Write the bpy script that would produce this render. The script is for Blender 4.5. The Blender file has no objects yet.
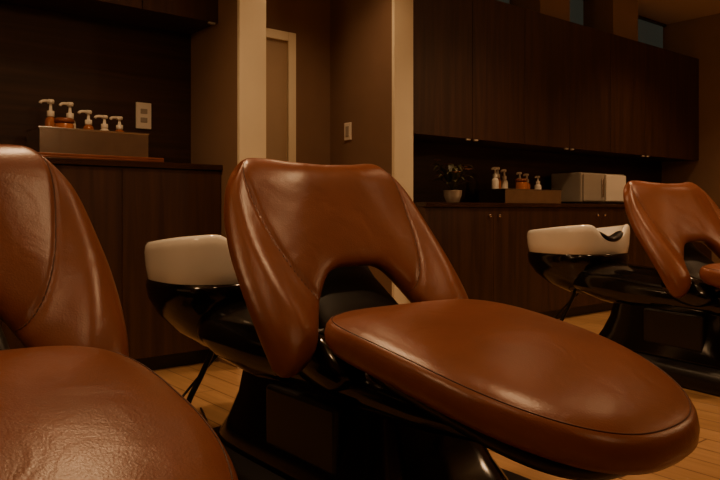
import bpy, bmesh, math, random
from mathutils import Vector
random.seed(3)
D=bpy.data; C=bpy.context
COL=C.scene.collection
# ------------------------------------------------------------ materials
def nm(name):
    m=D.materials.new(name); m.use_nodes=True
    nt=m.node_tree; b=nt.nodes['Principled BSDF']
    return m,nt,b
def simple(name,col,rough=.5,metal=0,spec=.5,coat=0,bump=0,bscale=200,var=0.0,vscale=5,wr=0):
    m,nt,b=nm(name)
    b.inputs['Base Color'].default_value=(*col,1); b.inputs['Roughness'].default_value=rough
    b.inputs['Metallic'].default_value=metal; b.inputs['Specular IOR Level'].default_value=spec
    b.inputs['Coat Weight'].default_value=coat; b.inputs['Coat Roughness'].default_value=.12
    tc=nt.nodes.new('ShaderNodeTexCoord')
    if var>0:
        n=nt.nodes.new('ShaderNodeTexNoise'); n.inputs['Scale'].default_value=vscale; n.inputs['Detail'].default_value=4
        r=nt.nodes.new('ShaderNodeValToRGB')
        r.color_ramp.elements[0].position=.3; r.color_ramp.elements[1].position=.7
        r.color_ramp.elements[0].color=(*[c*(1-var) for c in col],1)
        r.color_ramp.elements[1].color=(*[c*(1+var) for c in col],1)
        nt.links.new(tc.outputs['Object'],n.inputs['Vector']); nt.links.new(n.outputs['Fac'],r.inputs['Fac'])
        nt.links.new(r.outputs['Color'],b.inputs['Base Color'])
    if bump>0:
        n=nt.nodes.new('ShaderNodeTexNoise'); n.inputs['Scale'].default_value=bscale; n.inputs['Detail'].default_value=3
        bp=nt.nodes.new('ShaderNodeBump'); bp.inputs['Strength'].default_value=bump; bp.inputs['Distance'].default_value=.002
        nt.links.new(tc.outputs['Object'],n.inputs['Vector']); nt.links.new(n.outputs['Fac'],bp.inputs['Height'])
        last=bp
        if wr>0:
            n2=nt.nodes.new('ShaderNodeTexNoise'); n2.inputs['Scale'].default_value=9; n2.inputs['Detail'].default_value=2; n2.inputs['Distortion'].default_value=.8
            b2=nt.nodes.new('ShaderNodeBump'); b2.inputs['Strength'].default_value=wr; b2.inputs['Distance'].default_value=.02
            nt.links.new(tc.outputs['Object'],n2.inputs['Vector']); nt.links.new(n2.outputs['Fac'],b2.inputs['Height'])
            nt.links.new(bp.outputs['Normal'],b2.inputs['Normal']); last=b2
        nt.links.new(last.outputs['Normal'],b.inputs['Normal'])
    return m
def wood(name,c1,c2,scale,rough=.45,spec=.5):
    m,nt,b=nm(name)
    tc=nt.nodes.new('ShaderNodeTexCoord'); mp=nt.nodes.new('ShaderNodeMapping')
    mp.inputs['Scale'].default_value=scale
    n=nt.nodes.new('ShaderNodeTexNoise'); n.inputs['Scale'].default_value=1; n.inputs['Detail'].default_value=6; n.inputs['Distortion'].default_value=.6
    r=nt.nodes.new('ShaderNodeValToRGB'); r.color_ramp.elements[0].position=.35; r.color_ramp.elements[1].position=.68
    r.color_ramp.elements[0].color=(*c1,1); r.color_ramp.elements[1].color=(*c2,1)
    nt.links.new(tc.outputs['Object'],mp.inputs['Vector']); nt.links.new(mp.outputs['Vector'],n.inputs['Vector'])
    nt.links.new(n.outputs['Fac'],r.inputs['Fac']); nt.links.new(r.outputs['Color'],b.inputs['Base Color'])
    b.inputs['Roughness'].default_value=rough; b.inputs['Specular IOR Level'].default_value=spec
    return m
LEATHER=simple('leather_cognac',(.195,.059,.025),.31,bump=.22,bscale=240,var=.10,vscale=6,spec=.6,wr=.12)
SEAM=simple('leather_seam',(.07,.022,.011),.55)
BLACK=simple('black_gloss_plastic',(.005,.0045,.0045),.12,spec=.6,var=.1)
BLACKM=simple('black_matte_rubber',(.007,.006,.006),.35,bump=.1)
CERAMIC=simple('cream_ceramic',(.95,.92,.83),.12,coat=.6,var=.01)
WOODV=wood('dark_walnut_vertical',(.028,.0105,.006),(.058,.024,.013),(22,22,1.3))
WOODH=wood('dark_walnut_horizontal',(.020,.008,.0045),(.046,.019,.011),(1.2,20,26))
COUNTER=wood('dark_counter_laminate',(.022,.009,.005),(.04,.017,.01),(2,20,20),.25)
WALL=simple('brown_plaster',(.23,.138,.078),.8,bump=.15,bscale=90,var=.06,vscale=3)
WALL2=simple('taupe_plaster',(.205,.122,.072),.85,bump=.15,bscale=90,var=.05)
CEIL=simple('ceiling_paint',(.55,.42,.29),.9,bump=.1,bscale=60)
TRIM=simple('cream_trim_paint',(.80,.73,.54),.5,var=.03)
DOORM=simple('beige_door_paint',(.38,.28,.175),.5,var=.04)
STEEL=simple('brushed_steel',(.70,.67,.62),.20,metal=1.0,var=.08,vscale=14)
WHITEP=simple('white_plastic',(.82,.77,.66),.35,var=.02)
GREYP=simple('grey_plastic',(.38,.34,.28),.4,var=.05)
AMBER=simple('amber_liquid_bottle',(.38,.12,.03),.2,var=.1)
TRAY=simple('red_wood_tray',(.20,.055,.02),.4,var=.2,vscale=12)
LEAF=simple('dark_leaf',(.06,.06,.025),.5,var=.3,vscale=20)
PETAL=simple('pale_petal',(.50,.25,.19),.6,var=.1)
POT=simple('glazed_pot',(.50,.43,.35),.3,var=.05)
CHROME=simple('chrome',(.7,.65,.6),.15,metal=1,var=.02)
def glassmat():
    m,nt,b=nm('teal_frosted_glass')
    tc=nt.nodes.new('ShaderNodeTexCoord'); n=nt.nodes.new('ShaderNodeTexNoise'); n.inputs['Scale'].default_value=1.5
    r=nt.nodes.new('ShaderNodeValToRGB'); r.color_ramp.elements[0].color=(.035,.038,.028,1); r.color_ramp.elements[1].color=(.06,.065,.048,1)
    nt.links.new(tc.outputs['Object'],n.inputs['Vector']); nt.links.new(n.outputs['Fac'],r.inputs['Fac'])
    nt.links.new(r.outputs['Color'],b.inputs['Base Color']); nt.links.new(r.outputs['Color'],b.inputs['Emission Color'])
    b.inputs['Emission Strength'].default_value=.3; b.inputs['Roughness'].default_value=.3
    return m
GLASS=glassmat()
def floormat():
    m,nt,b=nm('oak_plank_floor')
    tc=nt.nodes.new('ShaderNodeTexCoord'); mp=nt.nodes.new('ShaderNodeMapping'); mp.inputs['Rotation'].default_value=(0,0,math.pi/2)
    br=nt.nodes.new('ShaderNodeTexBrick'); br.inputs['Scale'].default_value=1
    br.inputs['Brick Width'].default_value=1.2; br.inputs['Row Height'].default_value=.12; br.inputs['Mortar Size'].default_value=.003
    br.inputs['Color1'].default_value=(.52,.31,.155,1); br.inputs['Color2'].default_value=(.42,.24,.115,1); br.inputs['Mortar'].default_value=(.15,.075,.034,1)
    br.inputs['Bias'].default_value=-.1
    n=nt.nodes.new('ShaderNodeTexNoise'); n.inputs['Scale'].default_value=1; n.inputs['Detail'].default_value=5
    m2=nt.nodes.new('ShaderNodeMapping'); m2.inputs['Scale'].default_value=(40,2,1)
    mx=nt.nodes.new('ShaderNodeMix'); mx.data_type='RGBA'; mx.blend_type='MULTIPLY'; mx.inputs['Factor'].default_value=.55
    L=nt.links.new
    L(tc.outputs['Object'],mp.inputs['Vector']); L(mp.outputs['Vector'],br.inputs['Vector'])
    L(tc.outputs['Object'],m2.inputs['Vector']); L(m2.outputs['Vector'],n.inputs['Vector'])
    r=nt.nodes.new('ShaderNodeValToRGB'); r.color_ramp.elements[0].position=.3;r.color_ramp.elements[1].position=.7
    r.color_ramp.elements[0].color=(.6,.56,.5,1); r.color_ramp.elements[1].color=(1,1,1,1)
    L(n.outputs['Fac'],r.inputs['Fac']); L(br.outputs['Color'],mx.inputs['A']); L(r.outputs['Color'],mx.inputs['B'])
    L(mx.outputs['Result'],b.inputs['Base Color']); b.inputs['Roughness'].default_value=.28
    return m
FLOOR=floormat()
# ------------------------------------------------------------ helpers
def obj(name,me,mat=None,parent=None,smooth=False):
    o=D.objects.new(name,me); COL.objects.link(o)
    if mat and not me.materials: me.materials.append(mat)
    if smooth:
        for p in me.polygons: p.use_smooth=True
    if parent: o.parent=parent
    return o
def empty(name,loc=(0,0,0),rz=0):
    e=D.objects.new(name,None); e.empty_display_size=.1; COL.objects.link(e); e.location=loc; e.rotation_euler=(0,0,rz); return e
def mk(name,verts,faces):
    me=D.meshes.new(name); me.from_pydata(verts,[],faces)
    bm=bmesh.new(); bm.from_mesh(me); bmesh.ops.recalc_face_normals(bm,faces=bm.faces); bm.to_mesh(me); bm.free()
    return me
def box(name,a,b,mat,parent=None,bev=.003,seg=2):
    me=D.meshes.new(name); bm=bmesh.new()
    bmesh.ops.create_cube(bm,size=1)
    for v in bm.verts:
        v.co=Vector([(a[i]+b[i])/2+v.co[i]*(b[i]-a[i]) for i in range(3)])
    if bev>0: bmesh.ops.bevel(bm,geom=list(bm.edges),offset=bev,segments=seg,affect='EDGES',profile=.5)
    bm.to_mesh(me); bm.free()
    return obj(name,me,mat,parent)
def lathe(name,prof,mat,parent=None,loc=(0,0,0),n=32):
    vs=[];fs=[]
    for (r,z) in prof:
        for i in range(n):
            a=2*math.pi*i/n; vs.append((loc[0]+r*math.cos(a),loc[1]+r*math.sin(a),loc[2]+z))
    for k in range(len(prof)-1):
        for i in range(n):
            j=(i+1)%n; fs.append((k*n+i,k*n+j,(k+1)*n+j,(k+1)*n+i))
    fs.append(tuple(range(n))); fs.append(tuple((len(prof)-1)*n+i for i in range(n)))
    return obj(name,mk(name,vs,fs),mat,parent,smooth=True)
def tube(name,pts,r,mat,parent=None,cyclic=False,smooth=True):
    cu=D.curves.new(name,'CURVE'); cu.dimensions='3D'; cu.bevel_depth=r; cu.bevel_resolution=3
    sp=cu.splines.new('NURBS' if smooth else 'POLY'); sp.points.add(len(pts)-1)
    for p,q in zip(sp.points,pts): p.co=(*q,1)
    sp.use_cyclic_u=cyclic
    if smooth: sp.order_u=3; sp.use_endpoint_u=not cyclic
    tmp=D.objects.new(name+'_tmp',cu); COL.objects.link(tmp)
    dg=C.evaluated_depsgraph_get(); me=D.meshes.new_from_object(tmp.evaluated_get(dg))
    D.objects.remove(tmp)
    me.name=name
    return obj(name,me,mat,parent,smooth=True)
def rings(rs):
    n=len(rs[0]); vs=[p for r in rs for p in r]; fs=[]
    for k in range(len(rs)-1):
        for i in range(n):
            j=(i+1)%n; fs.append((k*n+i,k*n+j,(k+1)*n+j,(k+1)*n+i))
    fs.append(tuple(range(n))); fs.append(tuple((len(rs)-1)*n+i for i in range(n)))
    return vs,fs
def cr(pts,x):
    if x<=pts[0][0]: return pts[0][1]
    if x>=pts[-1][0]: return pts[-1][1]
    for i in range(len(pts)-1):
        if x<=pts[i+1][0]: break
    x0,y0=pts[i]; x1,y1=pts[i+1]
    def sl(k):
        if k<=0 or k>=len(pts)-1:
            k0=max(0,min(len(pts)-2,k)); return (pts[k0+1][1]-pts[k0][1])/(pts[k0+1][0]-pts[k0][0])
        return (pts[k+1][1]-pts[k-1][1])/(pts[k+1][0]-pts[k-1][0])
    m0=sl(i) if i>0 else sl(0); m1=sl(i+1) if i+1<len(pts)-1 else sl(len(pts)-1)
    h=x1-x0; t=(x-x0)/h
    return (2*t**3-3*t*t+1)*y0+(t**3-2*t*t+t)*h*m0+(-2*t**3+3*t*t)*y1+(t**3-t*t)*h*m1
def sst(a,b,x):
    t=max(0,min(1,(x-a)/(b-a))); return t*t*(3-2*t)
def sgp(v,e): return math.copysign(abs(v)**e,v)
# ------------------------------------------------------------ shampoo chair
def seat_mesh():
    N=120; yc=-.378; hl=.408
    prof=[(.02,.024),(.25,.023),(.5,.019),(.7,.014),(.84,.007),(.915,.000),(.945,-.006),(.957,-.0085),(.968,-.009),(.99,-.022),(1.0,-.042),(.995,-.062),(.96,-.082),(.88,-.094),(.6,-.10),(.02,-.10)]
    def pt(th,s,dz):
        c,sn=math.cos(th),math.sin(th)
        n=2.5 if sn<0 else 4.6
        x=sgp(c,2/n); y=sgp(sn,2/n)
        yy=yc+hl*y
        q=(.03-yy)/.816
        w=.318+.015*math.sin(min(1,max(0,q))*math.pi)-.025*q
        yy=yc+hl*y*s
        q=(.03-yy)/.816
        z=.592-.035*q-.120*q*q
        return (x*w*s,yy,z+dz)
    rs=[[pt(2*math.pi*i/N,s,dz) for i in range(N)] for s,dz in prof]
    seam=[pt(2*math.pi*i/N,.957,-.0078) for i in range(N)]
    return mk('seat_cushion',*rings(rs)),seam
ZB=[(0,.682),(.20,.678),(.32,.655),(.43,.605),(.55,.535),(.69,.468),(.84,.433),(.94,.430),(1,.45)]
ZT=[(0,.993),(.4,.998),(.7,1.006),(.88,.998),(1,.955)]
WV=[(0,.372),(.25,.392),(.5,.392),(.7,.376),(.85,.355),(.94,.332),(1,.300)]
def usv(v): return .445+.44*v
def back_pt(u,v,side):
    a=abs(u)
    z=cr(ZB,a)*(1-v)+cr(ZT,a)*v
    x=u*cr(WV,v)
    ym=.085+(z-.44)*.50
    p=math.sqrt(max(0,(1-a**5)*(1-abs(2*v-1)**7)))
    us=usv(v)
    wing=sst(us-.01,us+.24,a)
    ym+=(-.03+.062*sst(.15,.8,v))*sst(.25,1,a)
    if side>0:
        t=.044+.052*wing*(1-.30*v)
        t-=.007*math.exp(-((a-us)/.013)**2)
    else:
        t=-(.045)
    return (x,ym-t*p,z)
def back_mesh():
    nu,nv=130,64
    U=[math.sin(math.pi/2*(2*i/nu-1)) *.45+(2*i/nu-1)*.55 for i in range(nu+1)]
    V=[.5+.5*(math.sin(math.pi/2*(2*j/nv-1))*.75+(2*j/nv-1)*.25) for j in range(nv+1)]
    vs=[];fs=[];idx={}
    for s in (1,-1):
        for i,u in enumerate(U):
            for j,v in enumerate(V):
                edge=i in(0,nu) or j in (0,nv)
                if s==-1 and edge: idx[s,i,j]=idx[1,i,j]; continue
                idx[s,i,j]=len(vs); vs.append(back_pt(u,v,s))
    for s in (1,-1):
        for i in range(nu):
            for j in range(nv):
                f=[idx[s,i,j],idx[s,i+1,j],idx[s,i+1,j+1],idx[s,i,j+1]]
                fs.append(tuple(f))
    me=mk('backrest_cushion',vs,fs)
    seams=[]
    for sg in (-1,1):
        pts=[]
        for k in range(44):
            v=.01+.97*k/43
            q=back_pt(sg*usv(v),v,1); pts.append((q[0],q[1]-.0004,q[2]))
        seams.append(pts)
    return me,seams
def superring(w,h,cx,y,cz,n=2.6,N=32):
    return [(cx+w*sgp(math.cos(2*math.pi*i/N),2/n),y,cz+h*sgp(math.sin(2*math.pi*i/N),2/n)) for i in range(N)]
def outline(th,n=2.7):
    return sgp(math.cos(th),2/n),sgp(math.sin(th),2/n)
BY=1.0
def basin_mesh():
    N=96
    prof=[(.70,.560,0),(.88,.565,0),(.955,.59,0),(.985,.64,.2),(1.0,.70,.7),(.99,.728,1),(.965,.740,1),(.93,.741,1),(.895,.73,1),(.86,.70,.8),(.80,.655,.4),(.65,.63,0),(.3,.622,0),(.03,.62,0)]
    rs=[]
    for s,z,k in prof:
        r=[]
        for i in range(N):
            th=2*math.pi*i/N; x,y=outline(th)
            d=math.exp(-((x/.42)**4)) if y<0 else 0
            notch=.085*d*k
            rise=-.028*k*y
            r.append((x*.28*s,BY+y*.28*s,z-notch+rise))
        rs.append(r)
    return mk('basin_bowl',*rings(rs))
def housing_mesh():
    N=64; rs=[]
    for s,z,dy in [(.95,.600,0),(1.01,.588,0),(1.03,.565,0),(1.0,.52,0),(.90,.46,-.02),(.72,.40,-.06),(.5,.355,-.12),(.1,.345,-.14)]:
        r=[]
        for i in range(N):
            x,y=outline(2*math.pi*i/N); r.append((x*.267*s,BY+dy+y*.27*s,z))
        rs.append(r)
    return mk('basin_housing',*rings(rs))
def arm_mesh():
    rs=[]
    for y,w,h,z in [(1.05,.10,.05,.46),(.9,.19,.085,.45),(.68,.225,.11,.43),(.45,.215,.115,.41),(.2,.19,.10,.40),(0,.19,.085,.39),(-.25,.20,.07,.385),(-.45,.18,.045,.38),(-.52,.12,.02,.385)]:
        rs.append(superring(w,h,0,y,z))
    return mk('support_arm',*rings(rs))
SEAT,SEATSEAM=seat_mesh(); BACK,BSEAMS=back_mesh(); BASIN=basin_mesh(); HOUS=housing_mesh(); ARM=arm_mesh()
cache={}; bcache={}
def chair(loc,rz=0):
    e=empty('shampoo_chair',loc,rz)
    if cache:
        for n,me in cache.items(): 
            obj(n,me,None,e)
        b=empty('wash_basin',loc,rz)
        for n,me in bcache.items(): obj(n,me,None,b)
        return
    parts=[]
    parts.append(obj('seat_cushion',SEAT,LEATHER,e,True))
    parts.append(obj('backrest_cushion',BACK,LEATHER,e,True))
    parts.append(tube('seat_seam',SEATSEAM,.0015,SEAM,e,cyclic=True))
    for i,s in enumerate(BSEAMS): parts.append(tube('backrest_seam_%d'%(i+1),s,.0015,SEAM,e))
    parts.append(obj('basin_housing',HOUS,BLACK,e,True))
    parts.append(obj('support_arm',ARM,BLACK,e,True))
    N=64; rs=[]
    for s,dz in [(.1,-.095),(.86,-.095),(.88,-.105),(.84,-.13),(.6,-.16),(.1,-.165)]:
        r=[]
        for i in range(N):
            x,y=outline(2*math.pi*i/N,3); yy=-.375+.39*y*s; q=(.03-yy)/.816
            r.append((x*.30*s,yy,.592-.035*q-.12*q*q+dz))
        rs.append(r)
    parts.append(obj('seat_pan',mk('seat_pan',*rings(rs)),BLACKM,e,True))
    rs=[superring(w,h,0,y,z) for y,w,h,z in [(.02,.14,.03,.47),(.12,.17,.04,.50),(.2,.17,.05,.55),(.28,.16,.05,.61),(.36,.15,.06,.69),(.41,.10,.05,.78)]]
    parts.append(obj('back_carrier',mk('back_carrier',*rings(rs)),BLACKM,e,True))
    for sx in (-1,1):
        rs=[]
        for (s,x) in [(.2,.165),(.95,.165),(1,.175),(1,.225),(.9,.24),(.2,.245)]:
            rs.append([(sx*x,.09+.13*s*math.cos(a)+.05*s*math.sin(a),.455+.075*s*math.sin(a)) for a in [2*math.pi*i/32 for i in range(32)]])
        parts.append(obj('hinge_cover_%d'%(1 if sx<0 else 2),mk('hinge_cover',*rings(rs)),BLACK,e,True))
    rs=[]
    for z,wx,y0,y1 in [(.07,.24,-.30,.74),(.12,.235,-.28,.72),(.18,.215,-.22,.68),(.26,.195,-.17,.64),(.34,.185,-.14,.62),(.42,.18,-.12,.60)]:
        r=[]
        for i in range(64):
            x,y=outline(2*math.pi*i/64,5); r.append((x*wx,(y0+y1)/2+y*(y1-y0)/2,z))
        rs.append(r)
    parts.append(obj('pedestal',mk('pedestal',*rings(rs)),BLACK,e,True))
    rs=[]
    for z,s in [(0,.97),(.01,1),(.06,1),(.085,.98),(.10,.93),(.105,.5)]:
        r=[]
        for i in range(64):
            x,y=outline(2*math.pi*i/64,5); r.append((x*.33*(1-(1-s)*1.3),.15+y*.66*s,z))
        rs.append(r)
    parts.append(obj('floor_base',mk('floor_base',*rings(rs)),BLACKM,e,True))
    for sx in (-1,1):
        parts.append(box('side_cover_%d'%(1 if sx<0 else 2),(min(sx*.175,sx*.222),.0,.16),(max(sx*.175,sx*.222),.34,.34),BLACKM,e,.012,3))
    parts.append(tube('water_hose',[(-.05,.95,.38),(-.08,1.0,.25),(-.16,1.04,.08),(-.10,.99,.015),(.0,.93,.015),(.0,.80,.05)],.011,BLACKM,e))
    parts.append(tube('power_cable',[(.06,.98,.38),(-.02,1.12,.22),(-.16,1.16,.05),(-.27,1.05,.008),(-.22,.92,.008),(-.08,.98,.03),(-.02,1.10,.008),(.05,1.3,.008)],.005,BLACKM,e))
    for o in parts: cache[o.name]=o.data
    b=empty('wash_basin',loc,rz)
    o1=obj('bowl',BASIN,CERAMIC,b,True)
    rs=[]
    for k in range(25):
        a=-1+2*k/24; w=.040*math.sqrt(max(.02,1-a**6))
        x=a*.10; z0=.675+.045*abs(a)**2
        rs.append([(x,BY-.245+w*math.cos(t),z0+w*.55*math.sin(t)) for t in [2*math.pi*i/20 for i in range(20)]])
    o2=obj('neck_rest',mk('neck_rest',*rings(rs)),BLACKM,b,True)
    o3=lathe('drain',[(.005,.0),(.028,.0),(.03,.004),(.02,.006),(.005,.004)],CHROME,b,(0,BY+.03,.621))
    for o in (o1,o2,o3): bcache[o.name]=o.data
chair((1.305,1.43,0))
chair((.195,1.43,0))
chair((3.62,1.53,0),math.radians(-10))
# ------------------------------------------------------------ room
H=2.8
box('floor',(-2.6,-2.6,-.1),(7.3,4.2,0),FLOOR,bev=0)
box('ceiling',(-2.6,-2.6,H),(7.3,4.2,H+.1),CEIL,bev=0)
box('wall_left',(-2.7,-2.6,0),(-2.6,4.2,H),WALL,bev=0)
box('wall_front',(-2.7,-2.7,0),(7.3,-2.6,H),WALL,bev=0)
box('wall_right',(7.15,-2.6,0),(7.3,4.2,H),WALL,bev=0)
box('wall_back_alcove',(-2.6,3.9,0),(1.87,4.05,H),WOODH,bev=0)
box('wall_partition_1',(1.87,3.32,0),(2.02,4.05,H),WALL,bev=0)
box('wall_passage',(2.02,3.99,0),(2.98,4.14,H),WALL2,bev=0)
box('wall_partition_2',(2.98,3.32,0),(3.13,4.14,H),WALL2,bev=0)
box('wall_back_counter',(3.13,3.72,0),(7.15,3.87,H),WOODH,bev=0)
box('trim_1',(1.862,3.30,0),(2.028,3.325,H),TRIM,bev=.002)
box('trim_2',(2.972,3.30,0),(3.138,3.325,H),TRIM,bev=.002)
box('baseboard_right',(7.135,-2.6,0),(7.15,3.2,.08),WOODV,bev=.002)
d=empty('door_1')
box('leaf',(2.04,3.965,.01),(2.60,3.99,1.985),DOORM,d,.003)
box('frame_right',(2.60,3.945,0),(2.66,3.99,2.045),TRIM,d,.003)
box('frame_top',(2.025,3.945,1.985),(2.60,3.99,2.045),TRIM,d,.003)
lathe('knob',[(.005,0),(.022,.004),(.026,.02),(.02,.04),(.008,.05)],CHROME,d,(2.10,3.93,1.0))
def plate_x(name,x,y,z):
    e=empty(name)
    box('plate',(x-.009,y-.037,z-.06),(x,y+.037,z+.06),WHITEP,e,.003)
    box('rocker',(x-.013,y-.018,z-.035),(x-.008,y+.018,z+.035),GREYP,e,.002)
plate_x('light_switch',2.98,3.78,1.39)
e=empty('wall_outlet')
box('plate',(1.53,3.889,1.315),(1.62,3.90,1.465),WHITEP,e,.003)
for k in (1.365,1.415): box('socket_%d'%int(k*1000),(1.555,3.886,k-.014),(1.595,3.89,k+.014),GREYP,e,.002)
# ------------------------------------------------------------ cabinets
def base_cab(x0,x1,yf,yb,top,nd,knobs=True):
    e=empty('base_cabinet')
    box('carcass',(x0+.005,yf+.02,.08),(x1-.005,yb-.004,top-.03),WOODV,e,.001)
    box('toe_kick',(x0+.005,yf+.06,0),(x1-.005,yb-.004,.08),BLACKM,e,0)
    box('countertop',(x0+.002,yf-.015,top-.03),(x1-.002,yb-.003,top),COUNTER,e,.003)
    w=(x1-x0-.01)/nd
    for i in range(nd):
        a=x0+.005+i*w
        box('door_front_%d'%(i+1),(a+.001,yf,.085),(a+w-.001,yf+.02,top-.035),WOODV,e,.001)
        hx=a+w-.05 if i%2==0 else a+.05
        if knobs: lathe('knob_%d'%(i+1),[(.004,-.012),(.010,-.008),(.012,0),(.010,.008),(.004,.012)],CHROME,e,(hx,yf-.014,top-.09),16)
def wall_cab(x0,x1,yf,yb,z0,z1,edges):
    e=empty('wall_cabinet')
    box('carcass',(x0+.003,yf+.02,z0+.003),(x1-.003,yb-.003,z1),WOODV,e,.001)
    ed=[x0]+edges+[x1]
    for i in range(len(ed)-1):
        box('door_front_%d'%(i+1),(ed[i]+.002,yf,z0),(ed[i+1]-.002,yf+.02,z1-.003),WOODV,e,.0015)
        hx=ed[i+1]-.04 if i%2==0 else ed[i]+.04
        box('pull_%d'%(i+1),(hx-.02,yf-.002,z0-.012),(hx+.02,yf+.016,z0-.001),GREYP,e,.002)
base_cab(-2.6,1.87,3.51,3.9,1.10,8,False)
wall_cab(-2.6,1.87,3.55,3.9,1.90,2.8-.002,[-1.7,-.8,.1,.55,1.0,1.43])
base_cab(3.14,7.15,3.20,3.72,.90,6)
wall_cab(3.14,7.13,3.32,3.72,1.35,2.38,[3.73,4.32,4.9,5.5,6.09])
for i,(a,b) in enumerate([(3.55,3.95),(4.62,5.02),(5.68,6.10)]):
    box('trim_%d'%(i+3),(a,3.40,2.385),(b,3.715,2.797),WALL,bev=.003)
for i,(a,b) in enumerate([(3.14,3.55),(3.95,4.62),(5.02,5.68),(6.10,7.14)]):
    e=empty('window_%d'%(i+1))
    box('pane',(a+.02,3.69,2.40),(b-.02,3.70,2.78),GLASS,e,0)
    box('sill',(a+.002,3.66,2.385),(b-.002,3.718,2.402),WOODV,e,.001)
    box('head',(a+.002,3.66,2.775),(b-.002,3.718,2.797),WOODV,e,.001)
# ------------------------------------------------------------ counter items
def pump(name,x,y,z,h,par,body=AMBER,r=.028):
    lathe(name+'_body',[(r*.9,0),(r,.006),(r,h*.60),(r*.85,h*.66),(r*.45,h*.70),(r*.42,h*.74)],body,par,(x,y,z),20)
    lathe(name+'_collar',[(r*.6,h*.70),(r*.64,h*.71),(r*.64,h*.80),(r*.3,h*.81),(r*.22,h*.93)],WHITEP,par,(x,y,z),16)
    tube(name+'_spout',[(x+.012,y,z+h*.95),(x,y,z+h*.965),(x-.015,y-.004,z+h*.97),(x-.048,y-.012,z+h*.96),(x-.054,y-.014,z+h*.92)],.0075,WHITEP,par)
    lathe(name+'_head',[(.004,h*.92),(.016,h*.93),(.018,h*.98),(.014,h*1.0),(.003,h*1.005)],WHITEP,par,(x,y,z),16)
def holder(x0,x1,y0,y1,z,h,jx,jy):
    e=empty('steel_bottle_rack')
    t=.004
    box('front',(x0,y0,z),(x1,y0+t,z+h),STEEL,e,.001)
    box('back',(x0,y1-t,z),(x1,y1,z+h),STEEL,e,.001)
    box('end_1',(x0,y0+t,z),(x0+t,y1-t,z+h),STEEL,e,.001)
    box('end_2',(x1-t,y0+t,z),(x1,y1-t,z+h),STEEL,e,.001)
    box('bottom',(x0+t,y0+t,z),(x1-t,y1-t,z+.006),STEEL,e,0)
    for nm_,a,b in (('rim_front',(x0-.004,y0-.005,z+h-.004),(x1+.004,y0+.006,z+h+.004)),('rim_end',(x0-.005,y0+.006,z+h-.004),(x0+.006,y1,z+h+.004))):
        box(nm_,a,b,STEEL,e,.002)
    zz=z+.006
    lathe('jar',[(.040,0),(.045,.005),(.045,.155),(.04,.16),(.02,.162)],AMBER,e,(jx,jy,zz),24)
    lathe('jar_lid',[(.042,.162),(.047,.163),(.047,.18),(.036,.186),(.01,.187)],TRAY,e,(jx,jy,zz),24)
t=empty('wooden_tray')
box('base',(.84,3.53,1.102),(1.54,3.85,1.112),TRAY,t,.003)
box('lip_front',(.84,3.53,1.112),(1.54,3.545,1.125),TRAY,t,.003)
box('lip_back',(.84,3.835,1.112),(1.54,3.85,1.125),TRAY,t,.003)
box('lip_left',(.84,3.545,1.112),(.855,3.835,1.125),TRAY,t,.003)
box('lip_right',(1.525,3.545,1.112),(1.54,3.835,1.125),TRAY,t,.003)
holder(.93,1.47,3.57,3.81,1.114,.135,1.06,3.625)
for x,y,h,m in [(1.03,3.75,.29,AMBER),(1.125,3.75,.285,WHITEP),(1.215,3.74,.25,AMBER),(1.295,3.73,.23,WHITEP),(1.375,3.73,.23,AMBER)]:
    e=empty('pump_bottle'); pump('pump',x,y,1.121,h,e,m)
holder(4.14,4.84,3.36,3.62,.902,.105,4.42,3.43)
for x,y,h,m in [(4.19,3.50,.27,WHITEP),(4.28,3.55,.275,AMBER),(4.36,3.55,.26,WHITEP),(4.54,3.54,.245,WHITEP),(4.63,3.54,.235,AMBER),(4.75,3.52,.22,WHITEP)]:
    e=empty('pump_bottle'); pump('pump',x,y,.909,h,e,m)
e=empty('towel_warmer')
box('body',(5.12,3.36,.915),(5.80,3.66,1.165),GREYP,e,.012,3)
box('door',(5.14,3.345,.925),(5.45,3.36,1.155),GREYP,e,.006)
box('control_panel',(5.47,3.34,.925),(5.79,3.36,1.155),WHITEP,e,.006)
box('handle',(5.40,3.33,.96),(5.42,3.345,1.12),CHROME,e,.004)
for i,(a,b) in enumerate([(5.15,3.38),(5.72,3.38),(5.15,3.60),(5.72,3.60)]): box('foot_%d'%i,(a,b,.901),(a+.04,b+.04,.916),BLACKM,e,.001)
e=empty('potted_orchid')
PX,PY=3.57,3.36
lathe('pot',[(.04,0),(.045,.004),(.062,.05),(.064,.08),(.067,.085),(.058,.086),(.05,.08),(.01,.075)],POT,e,(PX,PY,.901),28)
def leaf(k,base,ang,L,up,w,mat=LEAF):
    vs=[];fs=[];n=10
    for i in range(n+1):
        s=i/n; r=L*s; z=up*math.sin(s*2.2); ww=w*math.sin(math.pi*min(1,s*.93+.05))
        cx=base[0]+r*math.cos(ang); cy=base[1]+r*math.sin(ang)
        px,py=-math.sin(ang)*ww,math.cos(ang)*ww
        vs+= [(cx+px,cy+py,base[2]+z+ww*.3),(cx,cy,base[2]+z),(cx-px,cy-py,base[2]+z+ww*.3)]
    for i in range(n):
        for q in (0,1): fs.append((3*i+q,3*i+q+1,3*i+q+4,3*i+q+3))
    return obj('leaf_%d'%k,mk('leaf',vs,fs),mat,e,True)
for k in range(26):
    leaf(k,(PX,PY,.98),k*2.4,random.uniform(.08,.19),random.uniform(.04,.19),random.uniform(.014,.026))
for k in range(6):
    a=k*1.1+3.0; tip=(PX+.11*math.cos(a),PY+.11*math.sin(a),1.08+.022*k)
    tube('stem_%d'%k,[(PX,PY,.98),(PX+.02*math.cos(a),PY+.02*math.sin(a),1.07),tip],.0025,LEAF,e)
    for j in range(5):
        leaf(30+k*5+j,tip,j*1.256,.034,.008,.013,PETAL)
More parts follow.
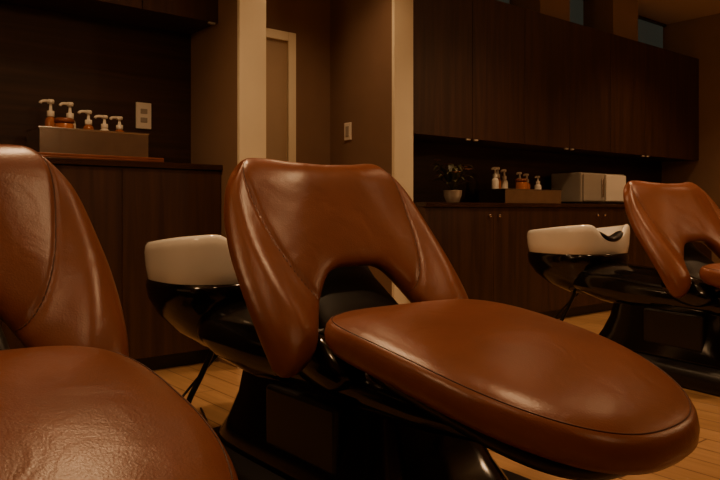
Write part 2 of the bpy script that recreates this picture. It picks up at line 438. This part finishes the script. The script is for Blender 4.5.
# ------------------------------------------------------------ lamps
def emis(name,col,s):
    m,nt,b=nm(name); b.inputs['Base Color'].default_value=(*col,1); b.inputs['Emission Color'].default_value=(*col,1); b.inputs['Emission Strength'].default_value=s; return m
LC=(1,.585,.28)
LAMP=emis('lamp_lens',LC,6)
def down(x,y,power,size=.08,angle=115,blend=.8,col=LC):
    e=empty('downlight',(x,y,H))
    lathe('ring',[(.075,-.001),(.078,-.010),(.06,-.012),(.058,-.003)],TRIM,e,n=32)
    lathe('lens',[(.002,-.004),(.057,-.004),(.057,-.006),(.002,-.006)],LAMP,e,n=32)
    l=D.lights.new('bulb','SPOT'); l.energy=power; l.color=col; l.spot_size=math.radians(angle); l.spot_blend=blend; l.shadow_soft_size=size
    o=D.objects.new('bulb',l); COL.objects.link(o); o.parent=e; o.location=(0,0,-.03)
for x,y,p in [(1.9,1.0,54),(.2,.6,15),(3.7,1.1,56),(1.15,2.5,95),(2.45,3.1,52),(3.8,2.3,98),(5.9,1.2,62),(5.8,2.4,82)]:
    down(x,y,p)
def fill_globe(x,y,z,st,r=.15):  # invented globe lamp, kept out of view, added to brighten ceiling, walls and basins
    e=empty('added_fill_lamp',(x,y,0))
    prof=[(max(.004,r*math.sin(math.pi*i/24)),z-r*math.cos(math.pi*i/24)) for i in range(25)]
    lathe('fill_sphere',prof,emis('fill_glow',LC,st),e)
    tube('fill_cord',[(0,0,z+r),(0,0,(z+H)/2),(0,0,H-.02)],.004,BLACKM,e)
    lathe('fill_canopy',[(.05,H-.025),(.055,H-.02),(.055,H-.001),(.01,H-.001)],TRIM,e)
fill_globe(5.3,-.4,2.25,38); fill_globe(1.6,-1.3,2.25,15); fill_globe(-.8,1.75,2.05,34)
w=D.worlds.new('World'); C.scene.world=w; w.use_nodes=True
w.node_tree.nodes['Background'].inputs[0].default_value=(1,.55,.28,1); w.node_tree.nodes['Background'].inputs[1].default_value=.02
# ------------------------------------------------------------ camera
cd=D.cameras.new('camera'); cam=D.objects.new('camera',cd); COL.objects.link(cam)
cd.lens=35; cd.sensor_width=36; cd.shift_y=-30/720; cd.clip_start=.02
cam.location=(0,0,.85); cam.rotation_euler=(math.pi/2,0,math.radians(50.8-90))
C.scene.camera=cam
